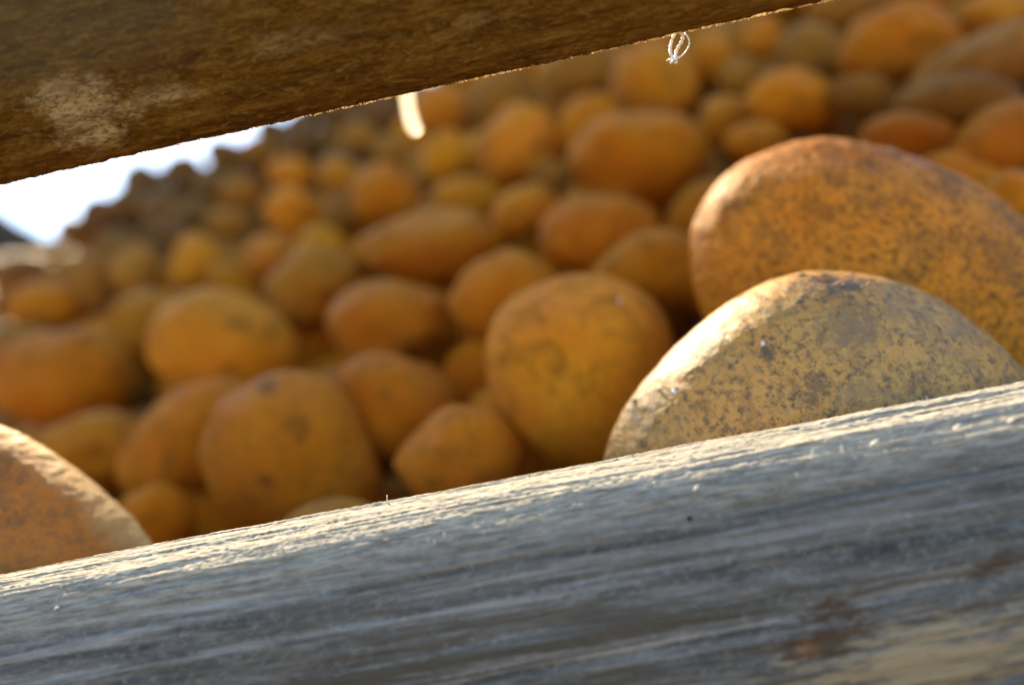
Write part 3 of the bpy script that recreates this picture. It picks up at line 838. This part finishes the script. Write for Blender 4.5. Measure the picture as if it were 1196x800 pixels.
# ------------------------------------------------------------------ which potatoes does the picture show?
bpy.context.view_layer.update()
dg = bpy.context.evaluated_depsgraph_get()
hits = {}
NXR, NYR = 400, 267
for iy in range(NYR):
    for ix in range(NXR):
        px, py = (ix+.5)*1196/NXR, (iy+.5)*800/NYR
        d = (at(px, py, 1)-CAM).normalized()
        ok, loc, nrm, idx, ob, _ = scene.ray_cast(dg, CAM+d*.02, d)
        if ok: hits[ob.name] = hits.get(ob.name, 0)+1
vis_fill, rest = [], []
for p in pots:
    if hits.get(p['o'].name, 0) < 2: print('HIDDEN KEY', p['short'], hits.get(p['o'].name, 0))
cand = sorted(fill, key=lambda p: -hits.get(p['o'].name, 0))
for p in cand:
    h = hits.get(p['o'].name, 0)
    if h >= 6 and len(vis_fill) < 290-len(pots): vis_fill.append(p)
    else: rest.append(p)
print('KEYS', len(pots), 'VISFILL', len(vis_fill), 'REST', len(rest))
# labels
for p in pots:
    tag(p['o'], p['lab'], 'potato', PILE)
used = set()
DIRS = ['right of', 'upper right of', 'above', 'upper left of', 'left of', 'lower left of', 'below', 'lower right of']
vk = [p for p in pots]
for p in vis_fill:
    near = sorted(vk, key=lambda k: (k['px']-p['px'])**2+(k['py']-p['py'])**2)[:10]
    lab = None
    big = 'small' if p['layer'] < .03 else 'shadowed'
    adj = ('dusty ' if p['dusty'] else 'brown ')
    for k in near:
        a = math.degrees(math.atan2(-(p['py']-k['py']), p['px']-k['px'])) % 360
        t = DIRS[int((a+22.5)//45) % 8]
        key = (k['short'], t)
        if key in used: continue
        used.add(key)
        lab = f"{big} {adj}potato partly hidden just {t} the {k['short']}"
        break
    if lab is None: rest.append(p); continue
    tag(p['o'], lab, 'potato', PILE)
rest_ids = {id(p) for p in rest}
# the deep and out-of-frame remainder is one mass
CO, FA, off = [], [], 0
for p in rest:
    v, f = VAR_LO[p['v'] % len(VAR_LO)]
    if 0 < hits.get(p['o'].name, 0): v, f = potato_shape(3, 100+p['v'] % 14, .12, .12, 6)
    m = np.array(p['m']); CO.append(v@m[:3, :3].T+m[:3, 3]); FA.append(f+off); off += len(v)
    bpy.data.objects.remove(p['o'])
# added core under the surface layers, stops sun leaking through the heap
def pl(s_, t_, o_): return CAM+N_IN*(D0+o_)+E1*s_+E2*t_
quad = []
g = 14
Sg, Tg = np.linspace(-1.6, 1.9, g), np.linspace(.05, 2.3, g)
core = []
for a in Sg:
    for t in Tg:
        q = pl(float(a), float(t), .17)
        lim = 1.55+.35*max(0, q.x)
        if q.y > lim:
            q = Vector((q.x, lim+(q.y-lim)*1.0, 0)); z = None
            ql = pl(float(a), float(t), .17); q.z = min(ql.z, ql.z-(ql.y-lim)*1.3)
        if q.y < .26: q = Vector((q.x, .26, q.z))
        q.z = max(q.z, .0); core.append(q[:])
core = np.array(core)
pot_mass = mesh_np('potato_mass', np.concatenate(CO), np.concatenate(FA), M_POT_DUSTY)
mass = obj('potato_heap', pot_mass)
tag(mass, 'deeper potatoes glimpsed in the dark gaps of the heap', 'potatoes', kind='stuff')
bot = core.copy(); bot[:, 2] = -.02
ii = (np.arange(g-1)[:, None]*g+np.arange(g-1)[None, :]).ravel()
top_f = np.stack([ii, ii+g, ii+g+1, ii+1], 1)
bnd = [k for k in range(g)]+[k*g+g-1 for k in range(1, g)]+[(g-1)*g+k for k in range(g-2, -1, -1)]+[k*g for k in range(g-2, 0, -1)]
side = [(bnd[k], bnd[(k+1) % len(bnd)], bnd[(k+1) % len(bnd)]+g*g, bnd[k]+g*g) for k in range(len(bnd))]
soil = obj('soil', mesh_np('soil', np.concatenate([core, bot]), np.concatenate([top_f, np.array(side)]), M_SOIL, smooth=False))  # unseen light-blocking core of the heap, only coloured like soil
soil['kind'] = 'structure'

# added unseen slab above the frame, keeps sun off the heap: its shade ends just behind the lower rail
s = NT('shade_slab_brown'); s.set(Base_Color=(.16, .12, .08), Roughness=.9)
x0, x1, y0, y1, z0, z1 = -2.09, 3.8, 4.785, 9.8, 5.0, 5.08
co = np.array([(x, y, z) for x in (x0, x1) for y in (y0, y1) for z in (z0, z1)])
shade_slab = obj('shade_slab', mesh_np('shade_slab', co, [(0, 1, 3, 2), (4, 6, 7, 5), (0, 4, 5, 1), (2, 3, 7, 6), (0, 2, 6, 4), (1, 5, 7, 3)], s.m, smooth=False))
shade_slab['kind'] = 'structure'
